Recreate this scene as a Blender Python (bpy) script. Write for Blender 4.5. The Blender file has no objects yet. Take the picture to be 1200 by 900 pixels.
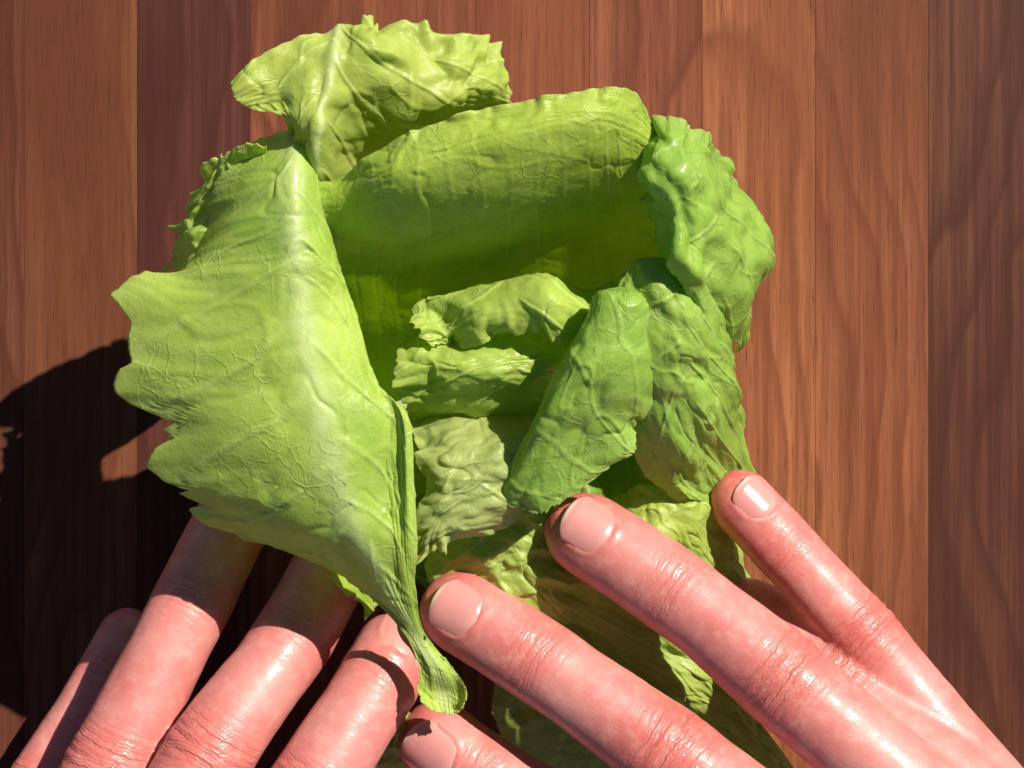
import bpy, math
import numpy as np
from mathutils import Vector

# ------------------------------------------------------------------ camera, sky, sun, exposure
SC = bpy.context.scene
CM = 0.01
CAM_H = 50.0                      # camera height over the board, cm
PX = 0.021                        # cm of board per photo pixel (1200 wide)

cam = bpy.data.cameras.new("camera")
cam.sensor_width = 36.0
cam.lens = 36.0 * CAM_H / (1200 * PX)
cam.clip_start = 0.02
cam.clip_end = 50.0
cam.dof.use_dof = True
cam.dof.focus_distance = 0.425
cam.dof.aperture_fstop = 110.0
cam_o = bpy.data.objects.new("camera", cam)
SC.collection.objects.link(cam_o)
cam_o.location = (0, 0, CAM_H * CM)
SC.camera = cam_o

SUN_EL = math.radians(44)
SUN_AZ = math.atan2(0.73, 0.68)   # from +Y towards +X
sx, sy, sz = (math.sin(SUN_AZ) * math.cos(SUN_EL), math.cos(SUN_AZ) * math.cos(SUN_EL), math.sin(SUN_EL))
world = bpy.data.worlds.new("World")
SC.world = world
world.use_nodes = True
wn = world.node_tree
sky = wn.nodes.new("ShaderNodeTexSky")
sky.sky_type = 'NISHITA'
sky.sun_disc = False
sky.sun_elevation = SUN_EL
sky.sun_rotation = SUN_AZ
sky.altitude = 2500
sky.air_density = 0.7
sky.dust_density = 0.4
wn.links.new(sky.outputs[0], wn.nodes["Background"].inputs[0])
wn.nodes["Background"].inputs[1].default_value = 0.05
sun = bpy.data.lights.new("sun", 'SUN')
sun.energy = 5.0
sun.angle = math.radians(0.5)
sun.color = (1.0, 0.94, 0.84)
sun_o = bpy.data.objects.new("sun", sun)
SC.collection.objects.link(sun_o)
sun_o.rotation_euler = Vector((-sx, -sy, -sz)).to_track_quat('-Z', 'Y').to_euler()
sun_o.location = (0.8, 0.7, 1.2)
SC.view_settings.view_transform = 'Standard'
SC.view_settings.look = 'None'
SC.view_settings.gamma = 1.0
SC.view_settings.exposure = 0.45
SC.cycles.max_bounces = 8
SC.cycles.filter_width = 1.6

# ------------------------------------------------------------------ helpers
def P(px, py, z):
    s = PX * (CAM_H - z) / CAM_H
    return ((px - 600) * s, (450 - py) * s, z)

def empty(name, loc, label=None, cat=None, group=None):
    o = bpy.data.objects.new(name, None)
    SC.collection.objects.link(o)
    o.location = [c * CM for c in loc]
    o.empty_display_size = 0.02
    if label: o['label'] = label
    if cat: o['category'] = cat
    if group: o['group'] = group
    return o

def mesh_obj(name, verts, faces, mat, parent=None, base=(0, 0, 0), attrs=None, smooth=True, label=None):
    v = (np.asarray(verts, dtype=np.float64) - np.asarray(base)) * CM
    f = np.asarray(faces, dtype=np.int32)
    k = f.shape[1]
    me = bpy.data.meshes.new(name)
    me.vertices.add(len(v)); me.vertices.foreach_set("co", v.ravel().astype(np.float32))
    me.loops.add(f.size); me.loops.foreach_set("vertex_index", f.ravel())
    me.polygons.add(len(f))
    me.polygons.foreach_set("loop_start", np.arange(0, f.size, k, dtype=np.int32))
    me.polygons.foreach_set("loop_total", np.full(len(f), k, dtype=np.int32))
    me.update(calc_edges=True)
    me.validate()
    me.polygons.foreach_set("use_smooth", np.full(len(me.polygons), smooth, dtype=bool))
    for an, av in (attrs or {}).items():
        a = me.attributes.new(an, 'FLOAT', 'POINT')
        a.data.foreach_set("value", np.asarray(av, dtype=np.float32))
    me.materials.append(mat)
    o = bpy.data.objects.new(name, me)
    SC.collection.objects.link(o)
    if parent: o.parent = parent
    if label: o['label'] = label
    return o

def hash2(ix, iy, seed):
    h = (ix.astype(np.int64) * 374761393 + iy.astype(np.int64) * 668265263 + seed * 1442695041) & 0x7fffffff
    h = ((h ^ (h >> 13)) * 1274126177) & 0x7fffffff
    h = (h ^ (h >> 16)) & 0xffff
    return h / 65535.0

def vnoise(x, y, seed=0):          # smooth value noise, -1..1
    x = np.asarray(x, float); y = np.broadcast_to(np.asarray(y, float), x.shape)
    ix, iy = np.floor(x), np.floor(y)
    fx, fy = x - ix, y - iy
    fx = fx * fx * fx * (fx * (fx * 6 - 15) + 10); fy = fy * fy * fy * (fy * (fy * 6 - 15) + 10)
    a, b = hash2(ix, iy, seed), hash2(ix + 1, iy, seed)
    c, d = hash2(ix, iy + 1, seed), hash2(ix + 1, iy + 1, seed)
    return 2 * ((a * (1 - fx) + b * fx) * (1 - fy) + (c * (1 - fx) + d * fx) * fy) - 1

def fbm(x, y, seed=0, n=3):
    r = 0; a = 1; t = 0
    for i in range(n):
        r = r + a * vnoise(x * 2 ** i, y * 2 ** i, seed + 17 * i); t += a; a *= 0.5
    return r / t

def worley(x, y, seed=0):          # F1, F2 distances
    ix, iy = np.floor(x), np.floor(y)
    f1 = np.full(x.shape, 9.0); f2 = np.full(x.shape, 9.0)
    for dx in (-1, 0, 1):
        for dy in (-1, 0, 1):
            cx, cy = ix + dx, iy + dy
            px = cx + 0.1 + 0.8 * hash2(cx, cy, seed + 3); py = cy + 0.1 + 0.8 * hash2(cx, cy, seed + 91)
            d = np.hypot(px - x, py - y)
            f2 = np.where(d < f1, f1, np.minimum(f2, d)); f1 = np.minimum(f1, d)
    return f1, f2

def sstep(a, b, x):
    t = np.clip((x - a) / (b - a), 0, 1)
    return t * t * (3 - 2 * t)

def cr_w(t):
    t2, t3 = t * t, t * t * t
    return np.stack([-.5 * t + t2 - .5 * t3, 1 - 2.5 * t2 + 1.5 * t3, .5 * t + 2 * t2 - 1.5 * t3, -.5 * t2 + .5 * t3], -1)

def spline_surface(net, u, v):     # net: rows x cols x 3, u along cols, v along rows
    n = np.asarray(net, float)
    n = np.concatenate([2 * n[:1] - n[1:2], n, 2 * n[-1:] - n[-2:-1]], 0)
    n = np.concatenate([2 * n[:, :1] - n[:, 1:2], n, 2 * n[:, -1:] - n[:, -2:-1]], 1)
    R, Cc = n.shape[0] - 2, n.shape[1] - 2
    vv, uu = v * (R - 1), u * (Cc - 1)
    iv = np.clip(np.floor(vv).astype(int), 0, R - 2); iu = np.clip(np.floor(uu).astype(int), 0, Cc - 2)
    wv, wu = cr_w(vv - iv), cr_w(uu - iu)
    out = np.zeros(u.shape + (3,))
    for a in range(4):
        for b in range(4):
            out += (wv[..., a] * wu[..., b])[..., None] * n[iv + a, iu + b]
    return out

def spline_curve(pts, t):
    p = np.asarray(pts, float)
    p = np.concatenate([2 * p[:1] - p[1:2], p, 2 * p[-1:] - p[-2:-1]], 0)
    R = len(p) - 2
    tt = t * (R - 1); i = np.clip(np.floor(tt).astype(int), 0, R - 2); w = cr_w(tt - i)
    return sum(w[:, a, None] * p[i + a] for a in range(4))

def grid_faces(nv, nu):
    i = np.arange(nv * nu).reshape(nv, nu)
    return np.stack([i[:-1, :-1], i[1:, :-1], i[1:, 1:], i[:-1, 1:]], -1).reshape(-1, 4)

def grid_normals(p):
    du = np.gradient(p, axis=1); dv = np.gradient(p, axis=0)
    n = np.cross(du, dv)
    return n / (np.linalg.norm(n, axis=-1, keepdims=True) + 1e-9)

# ------------------------------------------------------------------ node helper
class NT:
    def __init__(self, name):
        self.m = bpy.data.materials.new(name); self.m.use_nodes = True
        self.t = self.m.node_tree; self.t.nodes.clear()
        self.out = self.t.nodes.new("ShaderNodeOutputMaterial")
    def n(self, typ, **kw):
        nd = self.t.nodes.new(typ)
        for k, v in kw.items():
            if k.startswith("i_"): nd.inputs[k[2:].replace("_", " ")].default_value = v
            else: setattr(nd, k, v)
        return nd
    def l(self, a, b): self.t.links.new(a, b)
    def val(self, x):
        return x
    def put(self, sock, x):
        if hasattr(x, "is_output"): self.l(x, sock)
        else: sock.default_value = x
    def math(self, op, a, b=0.0, c=None, clamp=False):
        nd = self.n("ShaderNodeMath", operation=op, use_clamp=clamp)
        self.put(nd.inputs[0], a); self.put(nd.inputs[1], b)
        if c is not None: self.put(nd.inputs[2], c)
        return nd.outputs[0]
    def mix(self, f, a, b, blend='MIX'):
        nd = self.n("ShaderNodeMix", data_type='RGBA', blend_type=blend)
        self.put(nd.inputs[0], f)
        self.put(nd.inputs[6], a if hasattr(a, "is_output") else tuple(a) + ((1,) if len(a) == 3 else ()))
        self.put(nd.inputs[7], b if hasattr(b, "is_output") else tuple(b) + ((1,) if len(b) == 3 else ()))
        return nd.outputs[2]
    def attr(self, name): return self.n("ShaderNodeAttribute", attribute_name=name).outputs["Fac"]
    def noise(self, co, scale, detail=3, rough=.5, dist=0.0):
        nd = self.n("ShaderNodeTexNoise"); self.l(co, nd.inputs["Vector"])
        nd.inputs["Scale"].default_value = scale; nd.inputs["Detail"].default_value = detail
        nd.inputs["Roughness"].default_value = rough; nd.inputs["Distortion"].default_value = dist
        return nd.outputs["Fac"]
    def ramp(self, f, stops):
        nd = self.n("ShaderNodeValToRGB"); cr = nd.color_ramp
        while len(cr.elements) < len(stops): cr.elements.new(0.5)
        for e, (p, c) in zip(cr.elements, stops):
            e.position = p; e.color = (c, c, c, 1) if not hasattr(c, "__len__") else tuple(c) + (1,)
        self.l(f, nd.inputs[0]); return nd.outputs[0]
    def mapping(self, co, scale=(1, 1, 1), loc=(0, 0, 0)):
        nd = self.n("ShaderNodeMapping"); self.l(co, nd.inputs[0])
        nd.inputs["Scale"].default_value = scale; nd.inputs["Location"].default_value = loc
        return nd.outputs[0]
    def bump(self, h, dist, strength=1.0, normal=None):
        nd = self.n("ShaderNodeBump"); self.l(h, nd.inputs["Height"])
        nd.inputs["Distance"].default_value = dist; nd.inputs["Strength"].default_value = strength
        if normal: self.l(normal, nd.inputs["Normal"])
        return nd.outputs[0]

# ------------------------------------------------------------------ materials
def wood_material():
    k = NT("oiled_walnut")
    oi = k.n("ShaderNodeObjectInfo")
    co = k.n("ShaderNodeTexCoord").outputs["Object"]
    off = k.n("ShaderNodeVectorMath", operation='MULTIPLY_ADD')
    comb = k.n("ShaderNodeCombineXYZ")
    for i in range(3): k.l(oi.outputs["Random"], comb.inputs[i])
    k.l(comb.outputs[0], off.inputs[0]); off.inputs[1].default_value = (7.3, 13.1, 3.7); k.l(co, off.inputs[2])
    c = off.outputs[0]
    warp = k.noise(k.mapping(c, (14, 5, 14)), 1.0, 3, .5)
    # growth rings: thin plank cut through wide rings -> cathedral figure
    sep = k.n("ShaderNodeSeparateXYZ"); k.l(c, sep.inputs[0])
    ring = k.math('ADD', k.math('MULTIPLY', sep.outputs[0], 90.0), k.math('MULTIPLY', warp, 11.0))
    ring = k.math('ADD', ring, k.math('MULTIPLY', sep.outputs[1], 1.5))
    saw = k.math('FRACT', ring)
    late = k.ramp(saw, [(0.0, 0.), (.5, .2), (.86, 1.0), (1.0, 0.)])
    streak = k.noise(k.mapping(c, (520, 10, 200)), 1.0, 6, .68)
    fine = k.noise(k.mapping(c, (3000, 110, 3000)), 1.0, 3, .6)
    broad = k.noise(k.mapping(c, (26, 7, 26)), 1.0, 3, .5)
    base = oi.outputs["Color"]
    dark = k.mix(1.0, base, (.46, .36, .34), 'MULTIPLY')
    light = k.mix(1.0, base, (1.28, 1.25, 1.15), 'MULTIPLY')
    col = k.mix(k.ramp(broad, [(.3, 0.), (.72, 1.)]), dark, light)
    col = k.mix(k.math('MULTIPLY', late, .78), col, dark)
    col = k.mix(k.math('MULTIPLY', k.ramp(streak, [(.38, 0.), (.64, 1.)]), .85), col, dark)
    pores = k.ramp(fine, [(.56, 0.), (.72, 1.)])
    col = k.mix(k.math('MULTIPLY', pores, .65), col, (.045, .016, .010))
    b = k.n("ShaderNodeBsdfPrincipled")
    k.l(col, b.inputs["Base Color"])
    rg = k.noise(c, 60, 3)
    k.l(k.math('MULTIPLY_ADD', rg, .25, .45), b.inputs["Roughness"])
    b.inputs["Specular IOR Level"].default_value = .12
    h = k.math('ADD', k.math('MULTIPLY', fine, -.5), k.math('MULTIPLY', streak, .5))
    k.l(k.bump(h, .00012, .6), b.inputs["Normal"])
    k.l(b.outputs[0], k.out.inputs[0])
    return k.m

def leaf_material():
    k = NT("lettuce_leaf")
    oi = k.n("ShaderNodeObjectInfo")
    co = k.n("ShaderNodeTexCoord").outputs["Object"]
    vein, rib, edge = k.attr("vein"), k.attr("rib"), k.attr("edge")
    n1 = k.noise(co, 45, 4, .6); n2 = k.noise(co, 260, 4, .6); n3 = k.noise(co, 1500, 3, .6)
    base = oi.outputs["Color"]
    deep = k.mix(1.0, base, (.74, .84, .60), 'MULTIPLY')
    pale = k.mix(.55, base, (.66, .76, .30))
    col = k.mix(k.ramp(n1, [(.32, 0.), (.68, 1.)]), base, deep)
    col = k.mix(k.math('MULTIPLY', k.ramp(n2, [(.5, 0.), (.75, 1.)]), .4), col, pale)
    col = k.mix(k.math('MULTIPLY', vein, .60), col, pale)
    col = k.mix(k.math('MULTIPLY', rib, k.ramp(n2, [(.25, .35), (.7, .95)])), col, (.70, .78, .42))  # pale midrib; its whitening also paints in the wet glare along it
    col = k.mix(k.math('MULTIPLY', edge, .40), col, (.60, .62, .22))  # yellowish leaf margins; the paling doubles as painted rim light
    brown = k.ramp(k.noise(co, 90, 4, .65), [(.70, 0.), (.78, 1.)])
    col = k.mix(k.math('MULTIPLY', k.math('MULTIPLY', brown, edge), .6), col, (.30, .16, .05))
    wco = k.n("ShaderNodeVectorMath", operation='MULTIPLY_ADD')
    nz = k.n("ShaderNodeTexNoise"); k.l(co, nz.inputs["Vector"]); nz.inputs["Scale"].default_value = 110; nz.inputs["Detail"].default_value = 3
    k.l(nz.outputs["Color"], wco.inputs[0]); wco.inputs[1].default_value = (.008, .008, .008); k.l(co, wco.inputs[2])
    fv = k.n("ShaderNodeTexVoronoi", feature='DISTANCE_TO_EDGE'); k.l(wco.outputs[0], fv.inputs["Vector"]); fv.inputs["Scale"].default_value = 190
    fvm = k.ramp(fv.outputs["Distance"], [(0., 1.), (.07, 0.)])
    fv2 = k.n("ShaderNodeTexVoronoi", feature='DISTANCE_TO_EDGE'); k.l(wco.outputs[0], fv2.inputs["Vector"]); fv2.inputs["Scale"].default_value = 480
    fvm2 = k.ramp(fv2.outputs["Distance"], [(0., 1.), (.10, 0.)])
    fmask = k.ramp(k.noise(co, 70, 2), [(.4, 0.), (.62, 1.)])
    fveins = k.math('MULTIPLY', k.math('ADD', k.math('MULTIPLY', fvm, .8), k.math('MULTIPLY', fvm2, .35)), fmask)
    col = k.mix(k.math('MULTIPLY', fveins, .45), col, pale)
    b = k.n("ShaderNodeBsdfPrincipled")
    k.l(col, b.inputs["Base Color"])
    k.l(k.math('MULTIPLY_ADD', n2, .30, .30), b.inputs["Roughness"])
    b.inputs["Specular IOR Level"].default_value = .45
    k.l(k.ramp(n1, [(.40, 0.05), (.7, .7)]), b.inputs["Coat Weight"])
    b.inputs["Coat Roughness"].default_value = .22
    h = k.math('ADD', k.math('MULTIPLY', n3, .35), k.math('MULTIPLY', n2, 1.0))
    v3 = k.n("ShaderNodeTexVoronoi", feature='DISTANCE_TO_EDGE'); k.l(co, v3.inputs["Vector"]); v3.inputs["Scale"].default_value = 420
    h = k.math('ADD', h, k.math('MULTIPLY', k.ramp(v3.outputs["Distance"], [(0., 0.), (.3, 1.)]), .10))
    h = k.math('ADD', h, k.math('MULTIPLY', fveins, .5))
    nrm = k.bump(h, .00030, .75)
    k.l(nrm, b.inputs["Normal"])
    tr = k.n("ShaderNodeBsdfTranslucent")
    tcol = k.mix(1.0, col, (1.22, 1.25, .58), 'MULTIPLY')
    k.l(tcol, tr.inputs[0]); k.l(nrm, tr.inputs["Normal"])
    ms = k.n("ShaderNodeMixShader"); ms.inputs[0].default_value = .50
    k.l(b.outputs[0], ms.inputs[1]); k.l(tr.outputs[0], ms.inputs[2])
    k.l(ms.outputs[0], k.out.inputs[0])
    return k.m

def skin_material():
    k = NT("wet_skin")
    co = k.n("ShaderNodeTexCoord").outputs["Object"]
    wr, sj, lat, red, crown = k.attr("wrinkle"), k.attr("joint_cm"), k.attr("lat_cm"), k.attr("red"), k.attr("crown")
    n1 = k.noise(co, 60, 4, .6); n2 = k.noise(co, 350, 4, .65); n3 = k.noise(co, 1400, 3, .6)
    col = k.mix(k.ramp(n1, [(.3, 0.), (.7, 1.)]), (.58, .185, .165), (.66, .30, .265))
    col = k.mix(k.math('MULTIPLY', red, k.math('MULTIPLY_ADD', n2, .5, .45)), col, (.56, .100, .080))
    col = k.mix(k.math('MULTIPLY', k.ramp(n2, [(.48, 0.), (.72, 1.)]), .42), col, (.72, .40, .33))
    # skin lines across the joints
    x = k.math('ADD', sj, k.math('MULTIPLY', k.math('SUBTRACT', k.noise(co, 420, 3, .6), .5), .20))
    x = k.math('ADD', x, k.math('MULTIPLY', k.math('MULTIPLY', lat, lat), k.math('MULTIPLY', k.math('SIGN', sj), -.16)))
    s1 = k.math('SINE', k.math('MULTIPLY', x, 36.0))
    s2 = k.math('SINE', k.math('MULTIPLY', x, 83.0))
    line = k.math('POWER', k.math('MULTIPLY_ADD', s1, .5, .5), 4.0)
    lines = k.math('ADD', k.math('MULTIPLY', line, -1.0), k.math('MULTIPLY', s2, .25))
    wl = k.math('MULTIPLY', lines, wr)
    col = k.mix(k.math('MULTIPLY', k.math('MULTIPLY', line, wr), .35), col, (.45, .12, .09))
    vor = k.n("ShaderNodeTexVoronoi", feature='DISTANCE_TO_EDGE'); k.l(co, vor.inputs["Vector"]); vor.inputs["Scale"].default_value = 1500
    cells = k.ramp(vor.outputs["Distance"], [(0., 0.), (.25, 1.)])
    h = k.math('ADD', k.math('MULTIPLY', wl, 1.0), k.math('MULTIPLY', cells, .07))
    h = k.math('ADD', h, k.math('MULTIPLY', n3, .22)); h = k.math('ADD', h, k.math('MULTIPLY', n2, .35))
    nrm = k.bump(h, .00021, .65)
    b = k.n("ShaderNodeBsdfPrincipled")
    k.l(col, b.inputs["Base Color"]); k.l(nrm, b.inputs["Normal"])
    b.inputs["Subsurface Weight"].default_value = .25
    b.inputs["Subsurface Radius"].default_value = (1.0, .35, .2)
    b.inputs["Subsurface Scale"].default_value = .004
    k.l(k.math('MULTIPLY_ADD', n2, .25, .34), b.inputs["Roughness"])
    b.inputs["Specular IOR Level"].default_value = .5
    wet = k.ramp(k.noise(co, 210, 4, .65), [(.46, 0.), (.62, 1.)])
    k.l(k.math('MULTIPLY', wet, .48), b.inputs["Coat Weight"])
    b.inputs["Coat Roughness"].default_value = .14
    k.l(k.bump(h, .00025, .55), b.inputs["Coat Normal"])
    k.l(b.outputs[0], k.out.inputs[0])
    return k.m

def nail_material():
    k = NT("fingernail")
    co = k.n("ShaderNodeTexCoord").outputs["Object"]
    t, free = k.attr("along"), k.attr("lunula")
    n1 = k.noise(co, 220, 3)
    col = k.mix(n1, (.62, .225, .205), (.66, .30, .275))
    col = k.mix(k.math('MULTIPLY', free, .4), col, (.68, .37, .32))
    col = k.mix(k.ramp(t, [(.88, 0.), (.96, .7)]), col, (.78, .60, .52))
    b = k.n("ShaderNodeBsdfPrincipled")
    k.l(col, b.inputs["Base Color"])
    b.inputs["Roughness"].default_value = .30
    b.inputs["Subsurface Weight"].default_value = .15
    b.inputs["Subsurface Scale"].default_value = .0015
    b.inputs["Coat Weight"].default_value = 1.0
    b.inputs["Coat Roughness"].default_value = .13
    k.l(k.bump(k.noise(co, 500, 3), .0001, .5), b.inputs["Normal"])
    k.l(b.outputs[0], k.out.inputs[0])
    return k.m

WOOD, LEAF, SKIN, NAIL = wood_material(), leaf_material(), skin_material(), nail_material()

# ------------------------------------------------------------------ the board
PW = 132.5 * PX
TH = 4.0
board = empty("wooden_board", (0, 0, -TH), "dark oiled walnut board of glued upright strips under the lettuce and hands", "board")
def plank_mesh():
    w, L, c, t = PW / 2 - .0015, 34.0, .008, TH
    vs = []
    for y in (-L, L):
        for x, z in ((-w, 0), (w, 0), (w, t - c), (w - c, t), (-w + c, t), (-w, t - c)):
            vs.append((x, y, z))
    fs = [(i, (i + 1) % 6, 6 + (i + 1) % 6, 6 + i) for i in range(6)]
    me = bpy.data.meshes.new("plank")
    me.from_pydata([[a * CM for a in v] for v in vs], [], [f[::-1] for f in fs] + [tuple(range(6)), tuple(range(11, 5, -1))])
    me.update(); me.materials.append(WOOD)
    return me
pm = plank_mesh()
tones = {-1: (0.160, 0.057, 0.034), 0: (0.242, 0.092, 0.047), 1: (0.126, 0.044, 0.033), 2: (0.242, 0.084, 0.046), 3: (0.320, 0.115, 0.058),
         4: (0.330, 0.117, 0.059), 5: (0.262, 0.090, 0.047), 6: (0.359, 0.135, 0.059), 7: (0.301, 0.109, 0.051), 8: (0.121, 0.045, 0.027)}
for i in range(-8, 17):
    o = bpy.data.objects.new("plank", pm); SC.collection.objects.link(o); o.parent = board
    xc = ((28 + 132.5 * (i + .5)) - 600) * PX
    o.location = (xc * CM, 0, 0)
    o.color = tuple(tones.get(i, tones[(i * 7) % 9])) + (1,)

# ------------------------------------------------------------------ lettuce
LB = (0.2, -0.6, 0.0)
lettuce = empty("lettuce", LB, "loose pale green lettuce head opened up between the two hands", "lettuce")

def jagged(amp, freq, seed, teeth=None):
    def f(t):
        a = amp * (.55 + .45 * vnoise(t * freq, 0 * t + seed, seed)) + amp * .7 * np.abs(vnoise(t * freq * 2.7, 0 * t + 5.5, seed + 1))
        fr = np.abs(((t * freq * 1.3 + vnoise(t * 5, 0 * t, seed) ) % 1.0) - .35)
        a = a + amp * .5 * fr
        if teeth is not None:
            a = a + np.interp(t, [q[0] for q in teeth], [q[1] for q in teeth])
        return a
    return f

def leaf(net, color, nu=150, nv=170, seed=1, rib=None, ribw=.30, bull=.05, cell=.75, wave=.10, wavef=.35,
         ruffle=(), jl=None, jr=None, jt=None, jb=None, vein_s=1.0, lat=1.3, thick=.022, world=False, label=None, fine=.007, fan=0, folds=()):
    W = np.array([[p if world else P(*p) for p in row] for row in net], float)
    vv, uu = np.meshgrid(np.linspace(0, 1, nv), np.linspace(0, 1, nu), indexing="ij")
    roww = np.linalg.norm(np.diff(W, axis=1), axis=-1).sum(1); coll = np.linalg.norm(np.diff(W, axis=0), axis=-1).sum(0)
    rw_ = lambda q: np.interp(q, np.linspace(0, 1, len(roww)), roww)
    cl_ = lambda q: np.interp(q, np.linspace(0, 1, len(coll)), coll)
    kw, kl = np.clip(roww.mean() / rw_(vv), .6, 6), np.clip(coll.mean() / cl_(uu), .6, 1.4)
    e0 = np.clip(jl(vv) * kw, -.15, .3) if jl else 0; e1 = np.clip(jr(vv) * kw, -.15, .3) if jr else 0
    u = e0 + (1 - e0 - e1) * uu
    f0 = jt(uu) * kl if jt else 0; f1 = jb(uu) * kl if jb else 0
    v = f0 + (1 - f0 - f1) * vv
    p = spline_surface(W, u, v)
    n = grid_normals(p)
    width = np.linalg.norm(np.diff(W, axis=1), axis=-1).sum(1).mean()
    length = np.linalg.norm(np.diff(W, axis=0), axis=-1).sum(0).mean()
    a, b = (u - .5) * rw_(v) + .5 * width, (v - .5) * cl_(u) + .5 * length
    wx, wy = a + .25 * fbm(a * .9, b * .9, seed + 5), b + .25 * fbm(a * .9, b * .9, seed + 6)
    g1, g2 = worley(wx / cell, wy / cell, seed)
    net1 = 1 - sstep(0, .16, g2 - g1)
    h1, h2 = worley(wx / (cell * .42), wy / (cell * .42), seed + 40)
    net2 = 1 - sstep(0, .22, h2 - h1)
    u0 = np.interp(v, np.linspace(0, 1, len(rib)), rib) if rib else np.full_like(v, .5)
    du = (u - u0) * rw_(v)
    q = b - .75 * np.abs(du) + .30 * fbm(a * .6, b * .6, seed + 8) + np.where(du > 0, .45 * lat, 0)
    fr = np.abs((q / lat) % 1.0 - .5) * lat
    latv = (1 - sstep(.02, .085, fr)) * sstep(0, .3, np.abs(du))
    ribm = np.exp(-(du / (ribw * (1.15 - .75 * v))) ** 2) if rib else np.zeros_like(v)
    fanv = 0
    if fan:
        fq = np.abs(((u - .5) * (1 - .25 * v) * fan + .35 * fbm(a * .35, b * .5, seed + 81)) % 1.0 - .5)
        fanv = (1 - sstep(.0, .10, fq)) * (.6 + .4 * vnoise(a * 1.3, b * .4, seed + 82))
        latv = np.maximum(latv * .3, fanv)
    vein = np.clip(np.maximum(latv * 1.0, net1 * .40 + net2 * .14) * vein_s, 0, 1)
    d = bull * (sstep(0, .75, g2 - g1) - .5) + bull * .22 * (sstep(0, .7, h2 - h1) - .5)
    cz = fbm(a * .55 + 9, b * .55 + 4, seed + 70, 3); cz2 = fbm(a * .8 + 2, b * .8 + 7, seed + 77, 2)
    d = d - bull * .9 * np.exp(-(cz / .05) ** 2) + bull * .7 * np.exp(-(cz2 / .06) ** 2)
    d = d + .030 * latv * vein_s + .05 * ribm
    d = d + wave * fbm(a * wavef + 3.1, b * wavef + 1.7, seed + 20, 3) * 1.6
    for fa, ff, fdir, fw in folds:
        al, ac = (b, a) if fdir == 'v' else (a, b)
        ph = al * ff + fw * fbm(a * .5, b * .5, seed + 90) + .15 * ac
        sn = np.sin(ph * 2 * math.pi)
        d = d + fa * sn * sstep(-.35, .35, fbm(a * .45 + 5, b * .45, seed + 91))
    d = d + fine * fbm(a * 5, b * 5, seed + 33, 2)
    for side, amp, freq, reach, *rng in ruffle:
        dist, al = {'t': (v * length, a), 'b': ((1 - v) * length, a), 'l': (u * width, b), 'r': ((1 - u) * width, b)}[side]
        w = np.exp(-dist / reach)
        if rng: w = w * sstep(rng[0], rng[1], al / (width if side in 'tb' else length))
        ph = al * freq + 1.3 * fbm(al * .8, dist * .5, seed + 60)
        d = d + amp * w * (np.sin(ph * 2 * math.pi) + .5 * np.sin(ph * 2 * math.pi * 2.3 + 1.1))
    if not world or True:
        n = np.where((n[..., 2:].mean() < 0), -n, n) if not world else n
    lw = np.linalg.norm(np.gradient(p, axis=1), axis=-1) * (nu - 1) / width
    lv = np.linalg.norm(np.gradient(p, axis=0), axis=-1) * (nv - 1) / length
    ls = np.clip(np.minimum(lw, lv) * 1.6, .15, 1)
    d = d * ls
    vein = vein * sstep(.15, .8, ls)
    p = p + n * d[..., None]
    ed = np.ones_like(u)
    for on, dist in ((jl, uu * width), (jr, (1 - uu) * width), (jt, vv * length), (jb, (1 - vv) * length)):
        if on: ed = np.minimum(ed, dist)
    edge = np.exp(-ed / .12)
    o = mesh_obj("leaf", p.reshape(-1, 3), grid_faces(nv, nu), LEAF, lettuce, LB,
                 dict(vein=vein.ravel(), rib=ribm.ravel(), edge=edge.ravel()), label=label)
    o.color = tuple(color) + (1,)
    m = o.modifiers.new("thickness", 'SOLIDIFY'); m.thickness = thick * CM; m.offset = 0
    return o

# colours of the blades themselves
C_BRIGHT = (.62, .75, .165); C_MID = (.57, .69, .11); C_FRESH = (.46, .65, .12); C_PALE = (.62, .72, .17); C_OLIVE = (.60, .68, .16)

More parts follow.
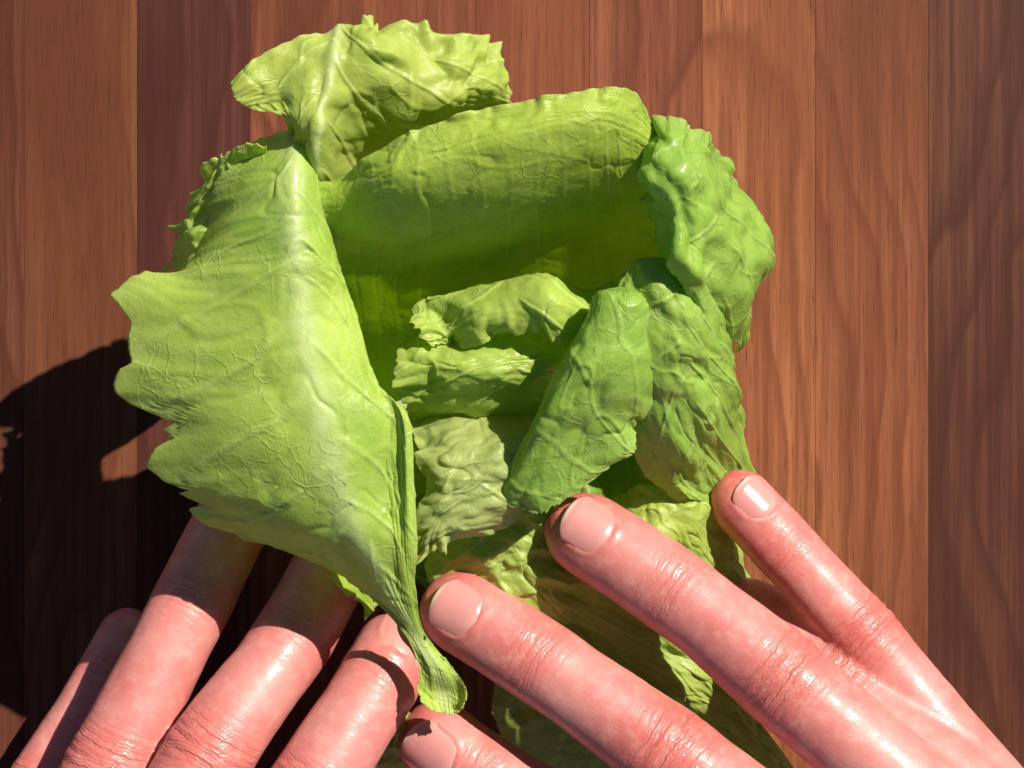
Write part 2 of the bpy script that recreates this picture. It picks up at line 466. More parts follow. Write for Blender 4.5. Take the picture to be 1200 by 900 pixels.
# A: the big outer leaf laid over to the left
A = [
 [(284,176,8.0),(318,160,8.5),(345,152,8.8),(360,154,8.7),(372,164,8.4),(377,176,8.0),(379,186,7.5)],
 [(246,206,8.3),(300,200,9.3),(335,195,9.7),(357,198,9.6),(370,208,9.2),(377,218,8.7),(377,228,8.1)],
 [(232,264,7.9),(268,256,9.2),(328,252,9.9),(360,253,9.8),(380,260,9.4),(391,270,8.9),(388,284,8.2)],
 [(202,316,8.0),(244,305,9.0),(322,298,9.8),(362,298,9.8),(388,305,9.5),(403,315,9.0),(400,326,8.3)],
 [(146,326,8.3),(228,352,9.1),(318,345,9.7),(368,342,9.6),(400,350,9.2),(418,360,8.8),(415,372,8.2)],
 [(128,426,8.4),(212,430,9.1),(318,424,9.6),(380,422,9.5),(420,428,9.1),(438,436,8.7),(436,446,8.2)],
 [(160,510,8.1),(232,510,8.8),(325,508,9.4),(395,500,9.4),(440,490,9.1),(462,486,8.9),(480,484,9.0)],
 [(192,585,7.7),(258,590,8.3),(340,586,8.9),(405,578,9.0),(448,572,8.7),(466,570,8.6),(487,570,8.8)],
 [(258,630,7.1),(318,638,7.7),(380,640,8.3),(425,638,8.5),(458,638,8.4),(470,640,8.4),(489,640,8.4)],
 [(398,678,7.0),(417,690,7.3),(440,696,7.6),(458,698,7.7),(470,698,7.7),(479,697,7.7),(489,694,7.6)],
 [(468,737,7.0),(474,741,7.0),(481,744,7.0),(487,745,7.0),(491,745,7.0),(494,744,7.0),(498,740,7.0)],
 [(490,786,6.8),(496,787,6.8),(504,787,6.9),(512,786,6.9),(518,784,6.9),(523,782,6.8),(529,778,6.7)],
 [(489,808,6.8),(497,812,6.65),(508,813,6.5),(519,812,6.4),(529,811,6.45),(537,809,6.5),(545,805,6.7)],
 [(503,824,6.8),(510,834,6.6),(517,838,6.5),(525,840,6.5),(532,839,6.5),(538,833,6.6),(544,822,6.8)]]
A = [row[:6] + [((row[5][0] + row[6][0]) / 2, (row[5][1] + row[6][1]) / 2, (row[5][2] + row[6][2]) / 2 + (.06 if 6 <= q <= 7 else 0))]
     + [(row[6][0], row[6][1], row[6][2] - (.18 if 6 <= q <= 8 else 0))] for q, row in enumerate(A)]
teethA = [(q / 12 , w) for q, w in [(0,0),(3.6,.01),(3.9,-.01),(4.0,-.03),(4.06,.0),(4.2,.045),(4.5,.05),(4.66,.065),(4.74,.02),(4.95,-.03),(5.03,-.025),(5.2,.0),(5.48,.16),(5.54,.09),(5.68,.12),(5.8,.04),(6.05,-.02),(6.28,.02),(6.42,.11),(6.48,.045),(6.62,.05),(6.78,.10),(6.86,.01),(7.3,0),(12,0)]]
leaf(A, C_BRIGHT, 190, 280, 11, rib=[.34,.35,.37,.38,.40,.42,.44,.44,.44], ribw=.34, bull=.032, cell=1.5, wave=.125,
     ruffle=[('l', .03, .7, .6)], jl=jagged(.012, 26, 3, teethA), jr=jagged(.012, 30, 9), jb=jagged(.014, 7, 4),
     label="broad bright leaf flopped over to the left with a toothed edge")

# B: ruffled leaf standing behind at the top
B = [
 [(262,100,9.35),(298,66,9.45),(343,42,9.35),(395,32,9.00),(432,20,8.90),(480,30,8.50),(530,42,8.20),(565,46,7.50),(590,72,6.40)],
 [(266,112,9.45),(306,90,9.55),(346,74,9.55),(392,60,9.50),(430,52,9.50),(480,62,9.00),(530,74,8.60),(568,78,8.00),(600,100,6.90)],
 [(280,126,9.45),(318,116,9.55),(352,108,9.65),(384,100,9.70),(425,110,9.10),(475,115,8.70),(525,115,8.40),(570,112,7.90),(604,122,6.90)],
 [(328,138,9.45),(340,142,9.55),(354,144,9.65),(374,142,9.80),(410,165,8.20),(465,165,7.40),(520,150,6.90),(570,140,6.70),(602,140,6.20)],
 [(336,165,8.4),(344,168,8.7),(354,172,9.1),(368,182,9.4),(398,225,7.0),(450,222,5.8),(510,200,5.3),(560,180,5.3),(600,165,5.3)],
 [(345,200,7.6),(352,205,8.0),(362,212,8.3),(376,225,8.0),(400,270,5.2),(450,270,4.2),(510,250,4.0),(560,220,4.0),(600,200,4.2)]]
leaf(B, C_OLIVE, 230, 170, 23, folds=[(.10, .50, 'u', .5)], rib=[.38,.375,.37,.37,.37,.37], ribw=.16, bull=.035, cell=1.3, wave=.20, wavef=.6,
     ruffle=[('t', .15, .62, 1.1, .40, .55), ('t', .045, 1.5, .4, .25, .5), ('l', .05, .8, .5)], jt=jagged(.012, 14, 5), jl=jagged(.015, 6, 7), jr=jagged(.01, 8, 8),
     label="ruffled leaf standing up behind the others at the top")

# C: the cupped inner leaf with a rolled rim
Cn = [
 [(350,215,8.85),(398,207,9.15),(442,172,9.95),(520,138,10.45),(610,115,10.75),(700,100,10.75),(746,106,10.25),(766,150,9.45)],
 [(352,245,8.90),(400,238,9.20),(455,215,10.20),(535,188,10.60),(620,166,10.80),(700,150,10.70),(745,162,10.00),(790,190,9.00)],
 [(354,290,7.75),(405,282,8.15),(465,272,8.95),(545,255,9.25),(625,235,9.35),(700,220,9.25),(742,220,8.85),(795,240,7.95)],
 [(360,345,5.4),(412,335,5.6),(470,328,6.0),(545,318,6.3),(625,302,6.3),(700,288,6.3),(745,278,6.5),(800,285,6.2)],
 [(375,420,3.2),(430,402,3.3),(480,394,3.4),(550,384,3.4),(630,372,3.4),(702,352,3.6),(752,322,4.5),(800,318,5.2)],
 [(420,490,2.3),(455,474,2.3),(495,464,2.2),(565,452,2.2),(645,432,2.2),(712,402,2.5),(762,362,3.5),(784,340,5.0)]]
leaf(Cn, C_MID, 230, 190, 37, bull=.018, cell=1.8, wave=.10, wavef=.4, vein_s=.75, fan=19,
     ruffle=[('t', .07, .40, .7)], jt=jagged(.010, 14, 15), jr=jagged(.02, 18, 16), label="cupped inner leaf with a rolled upper rim")

# D: the crimped leaf at the right rim
D = [
 [(772,156,8.6),(784,143,9.5),(805,138,9.8),(830,148,9.2),(846,165,8.0),(852,185,6.5),(850,200,5)],
 [(757,185,8.6),(775,178,10.0),(803,172,10.3),(832,180,9.6),(850,195,8.2),(857,212,6.5),(855,225,5)],
 [(752,225,8.6),(775,222,10.1),(805,220,10.3),(840,228,9.3),(872,238,7.6),(882,245,6.0),(878,260,4.5)],
 [(758,262,8.6),(782,265,10.0),(815,265,10.0),(850,270,8.9),(885,275,7.2),(899,285,5.5),(893,295,4)],
 [(765,300,8.4),(790,305,9.7),(820,310,9.6),(850,315,8.6),(882,318,7.0),(897,315,5.0),(890,325,3.8)],
 [(790,330,8.0),(810,345,9.0),(830,355,8.8),(850,360,8.0),(868,366,6.5),(879,360,4.7),(874,370,3.5)],
 [(810,360,7.5),(825,375,8.3),(837,390,8.0),(848,400,7.0),(856,405,6.0),(862,402,4.2),(860,412,3)]]
leaf(D, C_FRESH, 190, 220, 41, folds=[(.14, .50, 'v', .9), (.035, 1.2, 'v', .8)], bull=.03, cell=1.2, wave=.26, wavef=.6, ruffle=[('t', .03, .55, .9), ('l', .10, .55, .8)],
     jl=jagged(.035, 14, 17), jt=jagged(.004, 4, 18), label="crimped green leaf curling over the right rim")

# inner leaves
F1 = [
 [(500,372,6.15),(514,360,6.75),(550,350,6.95),(600,343,7.05),(645,342,7.25),(688,350,6.85),(720,350,6.65)],
 [(478,362,6.90),(502,345,7.40),(548,337,7.50),(600,330,7.60),(642,324,7.90),(684,337,7.60),(720,325,7.60)],
 [(476,378,7.65),(512,366,7.45),(552,356,8.05),(605,350,8.25),(645,346,8.55),(685,358,8.15),(715,352,7.75)],
 [(486,392,8.00),(520,388,7.50),(556,378,8.10),(608,372,8.30),(648,372,8.60),(684,384,8.00),(712,380,7.60)],
 [(504,406,7.60),(532,408,7.30),(566,404,7.70),(612,398,7.90),(652,400,8.10),(684,408,7.60),(710,406,7.20)]]
leaf(F1, C_PALE, 170, 110, 53, bull=.03, cell=.9, wave=.12, wavef=.7, ruffle=[('b', .13, .95, .35), ('l', .12, .9, .6), ('t', .03, .8, .5)],
     jl=jagged(.03, 6, 19), jb=jagged(.06, 12, 20), label="small pale curled heart leaf in the middle of the cup")
F1b = [
 [(470,392,6.85),(500,386,7.05),(548,384,7.05),(600,378,7.05),(642,376,6.85),(676,388,6.35),(700,392,5.85)],
 [(460,424,7.30),(500,420,7.70),(546,420,7.90),(600,414,7.90),(640,410,7.60),(672,416,7.00),(695,420,6.50)],
 [(462,450,7.15),(502,448,7.55),(546,446,7.85),(600,440,7.85),(640,436,7.55),(668,442,7.05),(688,448,6.55)],
 [(468,474,6.65),(505,472,6.95),(550,468,7.15),(600,462,7.15),(640,456,6.95),(662,462,6.55),(680,470,6.25)],
 [(478,500,5.6),(510,498,5.8),(552,495,5.9),(600,490,5.9),(635,484,5.8),(655,485,5.6),(672,490,5.4)]]
leaf(F1b, C_PALE, 170, 120, 55, bull=.04, cell=.7, wave=.16, wavef=.8, ruffle=[('t', .07, .9, .35), ('l', .10, .8, .5)],
     jl=jagged(.04, 7, 23), jt=jagged(.05, 8, 26), label="frilled pale leaf lying just below the curled heart leaf")
F2 = [
 [(470,472,5.35),(520,476,5.45),(575,472,5.35),(625,464,5.25),(670,464,5.15)],
 [(480,520,7.15),(525,515,7.55),(575,512,7.55),(620,512,7.35),(660,515,7.15)],
 [(486,565,7.45),(520,562,7.95),(558,560,7.95),(600,560,7.65),(640,560,7.25)],
 [(485,615,7.35),(508,612,7.75),(535,606,7.75),(570,600,7.55),(610,600,7.15)],
 [(484,668,6.75),(496,662,7.15),(512,652,7.25),(530,640,7.15),(560,640,6.75)]]
leaf(F2, (.60,.64,.26), 110, 130, 59, bull=.05, cell=.8, wave=.14, wavef=.8, ruffle=[('b', .10, 1.0, .6), ('l', .12, .9, .6)],
     jl=jagged(.03, 7, 21), jb=jagged(.04, 7, 22), label="whitish underside of a crinkled leaf below the heart")

# E: the folded leaf hanging across from the right
E = [
 [(700,352,8.5),(708,342,8.9),(722,337,9.05),(738,337,9.1),(752,342,9.1),(765,352,9.0)],
 [(688,372,8.0),(696,358,9.2),(722,355,9.5),(745,358,9.5),(766,366,9.2),(784,378,8.6)],
 [(669,412,7.8),(676,400,9.1),(704,394,9.55),(730,398,9.5),(758,410,9.1),(786,428,8.2)],
 [(651,450,7.6),(658,441,8.95),(684,433,9.4),(712,436,9.35),(740,452,8.9),(764,474,8.1)],
 [(626,501,7.05),(633,493,8.65),(662,483,9.05),(695,480,8.95),(722,488,8.55),(742,500,7.95)],
 [(603,547,7.25),(611,541,8.25),(640,535,8.55),(680,527,8.45),(715,521,8.25),(747,524,8.05)],
 [(588,578,7.35),(597,580,7.85),(628,575,8.15),(662,563,8.15),(694,551,8.05),(728,536,7.95)],
 [(600,594,7.55),(610,601,7.75),(630,609,7.85),(651,598,7.95),(674,580,7.95),(704,556,7.85)]]
leaf(E, C_FRESH, 150, 220, 67, vein_s=.6, rib=[.1]*8, ribw=.14, bull=.035, cell=1.2, wave=.11, wavef=.6, ruffle=[('r', .03, .8, .4)],
     jr=jagged(.02, 24, 24), jb=jagged(.022, 14, 25), jt=jagged(.01, 6, 27), label="green leaf folded into a hanging flap above the right hand")
E2 = [
 [(716,330,8.6),(735,312,9.0),(762,303,9.2),(790,305,9.2),(815,325,8.9),(838,355,8.0),(850,385,6.5)],
 [(700,365,8.9),(730,355,9.3),(765,350,9.4),(798,355,9.3),(825,375,8.7),(846,400,7.6),(857,420,5.8)],
 [(690,410,8.5),(730,402,9.0),(768,398,9.1),(802,402,9.0),(832,415,8.3),(855,432,7.0),(864,448,4.8)],
 [(705,455,7.8),(740,448,8.3),(775,445,8.6),(808,445,8.4),(838,452,7.7),(862,466,6.2),(871,478,4.0)],
 [(725,500,7.2),(755,494,7.7),(785,490,8.0),(815,490,7.8),(844,497,7.0),(867,508,5.0),(878,518,3.0)],
 [(745,540,6.6),(772,534,7.1),(800,531,7.2),(828,534,6.3),(852,545,5.0),(872,556,3.4),(882,566,1.9)],
 [(765,568,6.1),(790,565,6.4),(814,564,5.9),(838,570,4.9),(860,582,3.9),(878,594,2.6),(885,604,1.4)],
 [(795,588,5.6),(813,588,5.7),(830,593,4.9),(848,606,4.1),(866,622,3.1),(881,640,2.0),(884,652,.8)]]
leaf(E2, (.47,.64,.12), 170, 230, 71, folds=[(.025, .4, 'v', .6)], bull=.03, cell=1.4, wave=.13, wavef=.8, ruffle=[('b', .08, .8, .4)],
     jb=jagged(.015, 8, 28), jl=jagged(.01, 8, 29), label="bumpy outer leaf bulging on the right side of the head")
G1 = [
 [(700,585,4.9),(755,563,5.5),(790,566,5.6),(822,578,5.2),(848,600,4.3),(862,612,3)],
 [(690,620,4.9),(745,604,5.6),(790,607,5.7),(827,622,5.2),(858,648,4.0),(876,660,2.5)],
 [(710,660,4.9),(765,648,5.4),(805,652,5.3),(842,668,4.7),(876,692,3.3),(892,705,2)],
 [(770,705,4.4),(805,696,4.8),(840,703,4.6),(870,714,3.8),(893,730,2.6),(905,745,1.5)],
 [(840,775,3.4),(862,762,3.6),(884,760,3.3),(902,762,2.7),(914,768,1.9),(922,780,1)]]
leaf(G1, (.55,.66,.13), 120, 130, 79, bull=.05, cell=1.1, wave=.16, wavef=.7, ruffle=[('t', .07, 1.2, .4)],
     jt=jagged(.03, 14, 30), jr=jagged(.02, 10, 31), label="pale leaf with a torn rim between the middle and little finger")
G2 = [
 [(500,625,5.6),(560,600,6.2),(610,585,6.4),(655,585,6.0),(710,590,5.4)],
 [(495,668,5.5),(555,645,6.1),(615,640,6.2),(680,645,5.6),(740,650,5.0)],
 [(520,720,5.2),(580,695,5.8),(645,695,5.8),(715,705,5.3),(780,715,4.7)],
 [(570,775,4.4),(635,750,5.0),(700,752,4.9),(765,768,4.5),(830,782,3.9)],
 [(575,860,3.0),(690,822,3.8),(760,825,3.7),(830,835,3.3),(890,845,2.7)],
 [(610,940,1.6),(760,905,2.3),(830,905,2.2),(890,910,1.8),(940,915,1.4)]]
leaf(G2, (.54,.64,.14), 170, 190, 83, folds=[(.06, .5, 'v', 1.0)], bull=.06, cell=1.0, wave=.20, wavef=.8, label="crinkled leaf seen between the index and middle finger",
     jl=jagged(.02, 10, 33), jt=jagged(.02, 8, 34))
J1 = [
 [(236,200,7.8),(248,178,8.4),(275,168,8.9),(312,165,9.2)],
 [(222,232,7.4),(240,220,8.0),(268,214,8.3),(312,205,8.4)],
 [(200,262,6.9),(222,258,7.6),(248,256,8.0),(295,250,8.2)],
 [(189,292,6.6),(206,280,7.6),(236,275,8.2),(290,270,8.2)],
 [(192,318,6.3),(215,318,7.2),(245,318,7.6),(290,310,7.8)],
 [(215,345,5.8),(235,350,6.6),(260,360,6.8),(300,370,6.8)]]
leaf(J1, C_BRIGHT, 100, 130, 89, bull=.05, cell=.9, wave=.16, wavef=.8, ruffle=[('l', .18, .8, .6)],
     jl=jagged(.06, 10, 35), jt=jagged(.04, 6, 36), label="crumpled leaf edge showing behind the broad left leaf")
I1 = [
 [(462,838,4.6),(470,832,5.0),(480,834,5.0),(490,840,4.6)],
 [(448,862,4.4),(460,858,5.0),(474,862,5.0),(486,868,4.5)],
 [(432,888,4.0),(450,886,4.6),(470,890,4.6),(486,895,4.2)],
 [(420,920,3.4),(442,922,3.8),(468,924,3.8),(488,925,3.4)]]
leaf(I1, C_PALE, 60, 70, 97, bull=.05, cell=.5, wave=.14, wavef=1.2, ruffle=[('l', .1, 1.5, .4)], jl=jagged(.06, 6, 37), jr=jagged(.06, 6, 38),
     label="little torn leaf end between the two hands at the bottom")

# the outer wrap of the head: broad leaves round the base
def wrap(a0, a1, ztop, rtop, seed, col, rk=1.0):
    net = []
    zs = [(.25, 1.6), (.5, 3.2), (1.8, 4.3), (ztop * .66, 4.75), (ztop, rtop)]
    for z, r in zs:
        row = []
        for i in range(7):
            an = math.radians(a0 + (a1 - a0) * i / 6)
            row.append((LB[0] + .1 + r * rk * math.cos(an), LB[1] + r * rk * 1.04 * math.sin(an), z))
        net.append(row)
    return leaf(net, col, 110, 90, seed, rib=[.5]*5, ribw=.35, bull=.07, cell=1.0, wave=.18, wavef=.5, world=True,
                ruffle=[('b', .10, .7, .6)], jb=jagged(.03, 14, seed + 1), jl=jagged(.01, 8, seed), jr=jagged(.01, 8, seed))
wrap(-75, 60, 4.0, 4.5, 101, (.33, .50, .06))
wrap(35, 150, 3.6, 4.6, 103, C_MID, .97)
wrap(125, 232, 7.0, 5.1, 107, C_MID, 1.04)
wrap(215, 310, 3.5, 4.6, 109, (.30, .40, .06), .98)

# ------------------------------------------------------------------ hands
def frame_along(c, dors):
    t = np.gradient(c, axis=0); t /= np.linalg.norm(t, axis=1, keepdims=True)
    d = np.asarray(dors, float)
    if d.ndim == 1: d = np.repeat(d[None], len(c), 0)
    d = d - (d * t).sum(1, keepdims=True) * t; d /= np.linalg.norm(d, axis=1, keepdims=True)
    return t, d, np.cross(t, d)

def tube(c, rw, rh, d, l, seg=28, flat=0.0):
    th = np.linspace(0, 2 * math.pi, seg, endpoint=False)
    ring = c[:, None] + rh[:, None, None] * np.cos(th)[None, :, None] * d[:, None] + rw[:, None, None] * np.sin(th)[None, :, None] * l[:, None]
    n = len(c)
    vs = ring.reshape(-1, 3)
    i = np.arange(n)[:-1, None] * seg; j = np.arange(seg)[None]; j2 = (j + 1) % seg
    f = np.stack([i + j, i + j2, i + seg + j2, i + seg + j], -1).reshape(-1, 4)
    caps = np.array([c[0], c[-1]]); k = len(vs)
    vs = np.concatenate([vs, caps])
    e = (n - 1) * seg
    jj = np.arange(seg); jj2 = (jj + 1) % seg
    f2 = np.stack([jj2, jj, np.full(seg, k)], -1); f3 = np.stack([e + jj, e + jj2, np.full(seg, k + 1)], -1)
    return vs, f.tolist() + f2.tolist() + f3.tolist()

NB = .38
FKEYS = [0, .35, .8, 1.0, 1.35, 1.8, 2.0, 2.25, 2.6, 3.0, 3.6]
FRAD  = [.86, .93, .94, .96, .93, 1.00, 1.05, 1.02, 1.02, 1.10, 1.15]
class Finger:
    def __init__(s, pts, r, dors, nail=(1.08, .52), curl=None, keys=None):
        s.r = r; s.nail = nail
        pts = [P(*q) for q in pts]                # tip, DIP, PIP, MCP, back into the palm
        s.pts = np.array(pts)
        N = 240
        t = np.linspace(0, 1, N)
        s.c = spline_curve(s.pts, t)
        s.f = t * (len(pts) - 1)
        s.t, s.d, s.l = frame_along(s.c, dors)
        s.t = -s.t                                 # towards the tip
        s.arc = np.concatenate([[0], np.cumsum(np.linalg.norm(np.diff(s.c, axis=0), axis=1))])
        s.R = r * np.interp(s.f, *(keys or (FKEYS, FRAD)))
        R0 = r * .95
        cap = np.sqrt(np.clip(1 - (1 - np.clip(s.arc / R0, 0, 1)) ** 2, .0004, 1)) ** .9
        s.capR = s.R * cap
        # pulp hangs below, nail side is flatter
        s.rh = s.capR * .93; s.rw = s.capR
    def tube(s): return tube(s.c, s.rw, s.rh, s.d, s.l)
    def nail_outline(s, a, phi_n):                 # a: 0 at cuticle .. 1 at free edge
        pr = np.clip(1 - a / .40, 0, 1); ds = np.clip((a - .72) / .28, 0, 1)
        return np.minimum((1 - pr ** 2.4) ** .5, (1 - .75 * ds ** 2.6))

def build_hand(name, base, label, fingers, thumb, palm, hide_nails=(), group=None, cat="hand"):
    root = empty(name, base, label, cat, group)
    V, F, k = [], [], 0
    def add(vf):
        nonlocal k
        v, f = vf
        V.append(v); F.extend([[i + k for i in q] for q in f]); k += len(v)
    allf = fingers + [thumb]
    for f in allf: add(f.tube())
    for pts, rw, rh, dors in palm:
        c = spline_curve([P(*q) for q in pts], np.linspace(0, 1, 60))
        t, d, l = frame_along(c, dors)
        x = np.linspace(0, 1, 60)
        arc = np.concatenate([[0], np.cumsum(np.linalg.norm(np.diff(c, axis=0), axis=1))])
        e = np.minimum(arc, arc[-1] - arc)
        rr = np.interp(x, np.linspace(0, 1, len(rw)), rw); hh = np.interp(x, np.linspace(0, 1, len(rh)), rh)
        cap = np.sqrt(np.clip(1 - (1 - np.clip(e / (hh * .8), 0, 1)) ** 2, .001, 1))
        add(tube(c, rr * cap, hh * cap, d, l, 36))
    V = np.concatenate(V)
    me = bpy.data.meshes.new("tmp"); me.from_pydata((V * CM).tolist(), [], F); me.update()
    tmp = bpy.data.objects.new("tmp", me); SC.collection.objects.link(tmp)
    rm = tmp.modifiers.new("r", 'REMESH'); rm.mode = 'VOXEL'; rm.voxel_size = .075 * CM
    sm = tmp.modifiers.new("s", 'SMOOTH'); sm.factor = .5; sm.iterations = 7
    dg = bpy.context.evaluated_depsgraph_get(); dg.update()
    ev = tmp.evaluated_get(dg); em = ev.to_mesh()
    n = len(em.vertices)
    v = np.empty(n * 3, np.float32); em.vertices.foreach_get("co", v); v = v.reshape(-1, 3).astype(float) / CM
    nr = np.empty(n * 3, np.float32); em.vertices.foreach_get("normal", nr); nr = nr.reshape(-1, 3).astype(float)
    m = len(em.polygons)
    li = np.empty(len(em.loops), np.int32); em.loops.foreach_get("vertex_index", li); faces = li.reshape(-1, 4)
    ev.to_mesh_clear(); bpy.data.objects.remove(tmp); bpy.data.meshes.remove(me)
    best = np.full(n, 1e9); fs = np.full(n, 9.0); ar = np.full(n, 9.0); ph = np.zeros(n); lat = np.zeros(n); fi = np.full(n, -1)
    sj = np.zeros(n)
    for q, f in enumerate(allf):
        bb = (np.abs(v - f.c.mean(0)) < 8).all(1)
        idx = np.where(bb)[0]
        cs = f.c[::2]; Rs = f.R[::2]
        for ch in np.array_split(idx, max(1, len(idx) // 8000)):
            if not len(ch): continue
            dd = np.linalg.norm(v[ch, None] - cs[None], axis=2) / Rs[None]
            j = dd.argmin(1); dm = dd[np.arange(len(ch)), j]
            w = dm < best[ch]
            cw, jw = ch[w], j[w] * 2
            best[cw] = dm[w]; fi[cw] = q; fs[cw] = f.f[jw]
            rel = v[cw] - f.c[jw]
            al = (rel * f.t[jw]).sum(1)
            ar[cw] = f.arc[jw] - al
            a1, a2 = (rel * f.d[jw]).sum(1), (rel * f.l[jw]).sum(1)
            ph[cw] = np.arctan2(a2, a1); lat[cw] = a2
            jd = np.where(f.f[jw] < 1.5, 1, 2)
            aj = np.interp(jd, f.f, f.arc)
            sj[cw] = f.arc[jw] - al - aj
    on = best < 1.6
    top = sstep(-.05, .6, np.cos(ph)) * on
    wrk = (np.exp(-((fs - 2) / .17) ** 2) + .55 * np.exp(-((fs - 1) / .16) ** 2)) * top + .015 * top
    red = np.clip(.9 * np.exp(-((fs - 2) / .22) ** 2) * top + .9 * np.exp(-(np.clip(fs, 0, 9) / .45) ** 2) + .5 * np.exp(-((fs - 1) / .2) ** 2) + .25, 0, 1)
    disp = np.zeros(n)
    # knuckle creases as relief
    cr = np.zeros(n)
    for off, w, am in ((-.30, .07, .035), (0., .08, .045), (.30, .07, .035), (.55, .06, .02), (-.55, .06, .02)):
        x = sj - off - np.sign(off + 1e-6) * -.10 * lat ** 2
        cr += am * np.exp(-(x / w) ** 2)
    disp -= cr * np.exp(-((fs - 2) / .2) ** 2) * top
    disp += .05 * np.exp(-((fs - 2) / .14) ** 2) * top
    for off in (-.16, 0.0, .16):
        disp -= .018 * np.exp(-((sj - off) / .05) ** 2) * np.exp(-((fs - 1) / .15) ** 2) * top
    for q, f in enumerate(allf):
        L, hw = f.nail
        if L <= 0: continue
        a = 1 - (ar - NB) / L
        wdt = f.nail_outline(np.clip(a, 0, 1), 0) * hw * f.r * 1.25
        s = np.abs(np.arcsin(np.clip(np.sin(ph), -1, 1))) * f.r * .95
        mask = (fi == q) & (np.cos(ph) > 0)
        inside = mask & (a > -.02) & (a < 1.2)
        ins = sstep(.03, -.05, s - wdt) * inside
        disp -= .022 * ins
        # cuticle and side folds
        da = np.where(a < 0, -a * L, 0)
        ring = np.exp(-((s - wdt - .07) / .07) ** 2) * (mask & (a > .0) & (a < .85))
        cut = np.exp(-((da - .06) / .07) ** 2) * np.exp(-(s / (hw * f.r * .8)) ** 4) * (mask & (a <= 0.0))
        disp += .030 * np.maximum(ring, cut)
    disp += .012 * fbm(v[:, 0] * 2.2 + v[:, 2], v[:, 1] * 2.2 - v[:, 2], 7, 3)
    v2 = v + nr * disp[:, None]
    body = mesh_obj("skin", v2, faces, SKIN, root, base, dict(wrinkle=wrk, joint_cm=sj, lat_cm=lat, red=red, crown=top))
    # nails
    for q, f in enumerate(allf):
        L, hw = f.nail
        if L <= 0 or q in hide_nails: continue
        nu, nv = 25, 29
        aa, uu = np.meshgrid(np.linspace(0.01, 1, nv), np.linspace(-1, 1, nu), indexing="ij")
        sarc = NB + (1 - aa) * L
        j = np.interp(sarc, f.arc, np.arange(len(f.arc)))
        def at(arr): 
            i0 = np.clip(np.floor(j).astype(int), 0, len(arr) - 2); w = (j - i0)[..., None]
            return arr[i0] * (1 - w) + arr[i0 + 1] * w
        c, d, l = at(f.c), at(f.d), at(f.l)
        Rn = f.r * .93 * (.93 - .02 * aa)
        phi = uu * f.nail_outline(aa, 0) * hw * 1.25 / .95
        lift = .005 + .02 * aa - .05 * np.clip((aa - .8) / .2, 0, 1) ** 2 - .03 * np.clip(1 - aa / .12, 0, 1) - .040 * np.abs(uu) ** 3
        p = c + (Rn * np.cos(phi) + lift)[..., None] * d + (Rn * 1.06 * np.sin(phi))[..., None] * l
        lun = np.exp(-((aa - .0) / .22) ** 2 - (uu / .6) ** 4)
        o = mesh_obj("fingernail", p.reshape(-1, 3), grid_faces(nv, nu), NAIL, root, base, dict(along=aa.ravel(), lunula=lun.ravel()))
        m_ = o.modifiers.new("thickness", 'SOLIDIFY'); m_.thickness = .04 * CM; m_.offset = 0
    return root

UP = (0, 0, 1)
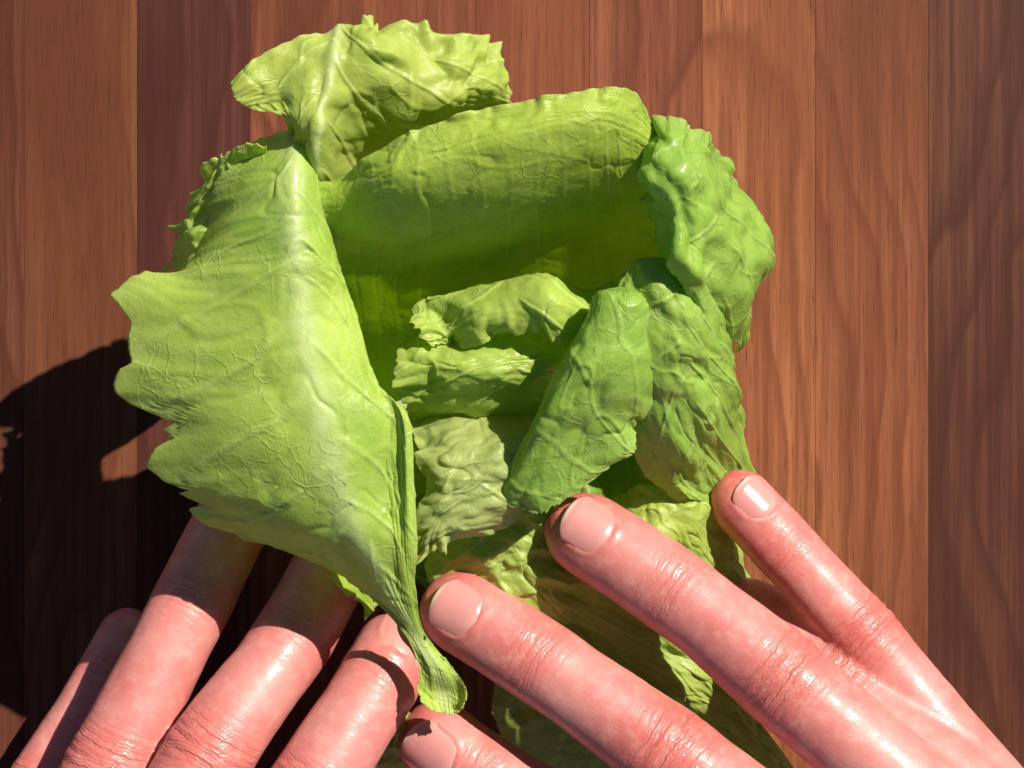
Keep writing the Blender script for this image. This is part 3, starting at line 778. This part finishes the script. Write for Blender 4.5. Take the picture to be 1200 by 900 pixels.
# right hand, reaching in from the lower right
rh_f = [
 Finger([(499,692,5.5),(628,772,6.1),(780,880,6.7),(985,1035,7.2),(1090,1125,6.8)], .97, (.10,.10,1)),
 Finger([(645,598,6.1),(785,690,6.6),(913,793,7.1),(1090,950,7.3),(1180,1050,6.8)], .98, (.22,.22,1)),
 Finger([(840,720,2.6),(890,725,4.0),(975,800,5.2),(1150,950,6.5),(1230,1040,6.4)], .88, (.2,.3,1), nail=(0,0)),
 Finger([(842,560,5.0),(918,640,5.1),(1008,742,5.2),(1170,935,5.8),(1250,1040,6.0)], .79, (.45,.30,1), nail=(.92,.54))]
rh_t = Finger([(478,838,4.6),(560,905,5.0),(690,985,5.2),(900,1130,5.0),(1060,1230,5.2)], 1.0, (-.8,.35,.55), nail=(1.2,.56))
rh_palm = [
 ([(985,1035,7.0),(1090,1130,6.6),(1260,1290,6.0)], [1.15,1.25,1.5], [1.1,1.25,1.5], UP),
 ([(1090,950,7.1),(1180,1050,6.7),(1300,1240,6.0)], [1.15,1.25,1.6], [1.1,1.25,1.5], UP),
 ([(1150,950,6.3),(1230,1050,6.2),(1330,1240,5.9)], [1.1,1.25,1.5], [1.1,1.25,1.4], UP),
 ([(1170,935,5.8),(1250,1040,5.9),(1360,1220,5.8)], [1.0,1.2,1.4], [1.0,1.2,1.4], UP),
 ([(900,1130,5.2),(1060,1210,5.2),(1270,1290,5.6)], [1.2,1.6,1.6], [1.1,1.4,1.4], UP),
 ([(1250,1190,6.0),(1400,1390,5.6),(1600,1650,5.2),(1850,1960,5.0)], [2.7,2.7,3.1,3.7], [1.7,2.0,2.5,3.0], UP)]
build_hand("hand", P(1100, 980, 0), "wet pink right hand with spread fingers in full sun, pressing the lettuce from below right", rh_f, rh_t, rh_palm, group="hands holding the lettuce")
# left hand, reaching in from the lower left
lh_f = [
 Finger([(473,737,3.9),(444,798,5.3),(360,935,6.3),(268,1120,6.8),(222,1230,6.5)], .97, (.12,.0,1)),
 Finger([(410,620,3.2),(345,745,4.9),(245,885,6.1),(135,1090,6.9),(105,1220,6.5)], .96, (.0,.0,1)),
 Finger([(290,575,3.2),(228,700,4.6),(128,900,5.6),(40,1090,6.6),(15,1210,6.3)], .95, (-.15,.0,1)),
 Finger([(163,716,1.4),(124,790,2.1),(40,930,3.2),(-38,1090,5.2),(-50,1200,6.0)], .74, (-.3,.0,1), nail=(0,0))]
lh_t = Finger([(455,955,2.6),(420,1010,3.4),(360,1090,4.4),(250,1250,5.2),(180,1330,5.4)], 1.0, (.5,.2,.8), nail=(1.2,.56))
lh_palm = [
 ([(245,1120,6.6),(205,1230,6.2),(110,1420,5.8)], [1.15,1.25,1.5], [1.1,1.25,1.5], UP),
 ([(135,1090,6.7),(105,1220,6.3),(70,1420,5.8)], [1.15,1.25,1.6], [1.1,1.25,1.5], UP),
 ([(40,1090,6.4),(15,1210,6.1),(20,1410,5.8)], [1.1,1.25,1.5], [1.1,1.25,1.4], UP),
 ([(-35,1090,5.8),(-50,1200,5.9),(-20,1390,5.7)], [1.0,1.2,1.4], [1.0,1.2,1.4], UP),
 ([(250,1250,5.2),(170,1340,5.3),(80,1440,5.5)], [1.2,1.6,1.6], [1.1,1.4,1.4], UP),
 ([(50,1360,5.8),(-20,1560,5.4),(-130,1860,5.2),(-260,2200,5.0)], [2.7,2.7,3.1,3.7], [1.7,2.0,2.5,3.0], UP)]
build_hand("hand", P(150, 1050, 0), "left hand with fingertips tucked under the broad leaf and half in its shade", lh_f, lh_t, lh_palm, group="hands holding the lettuce")
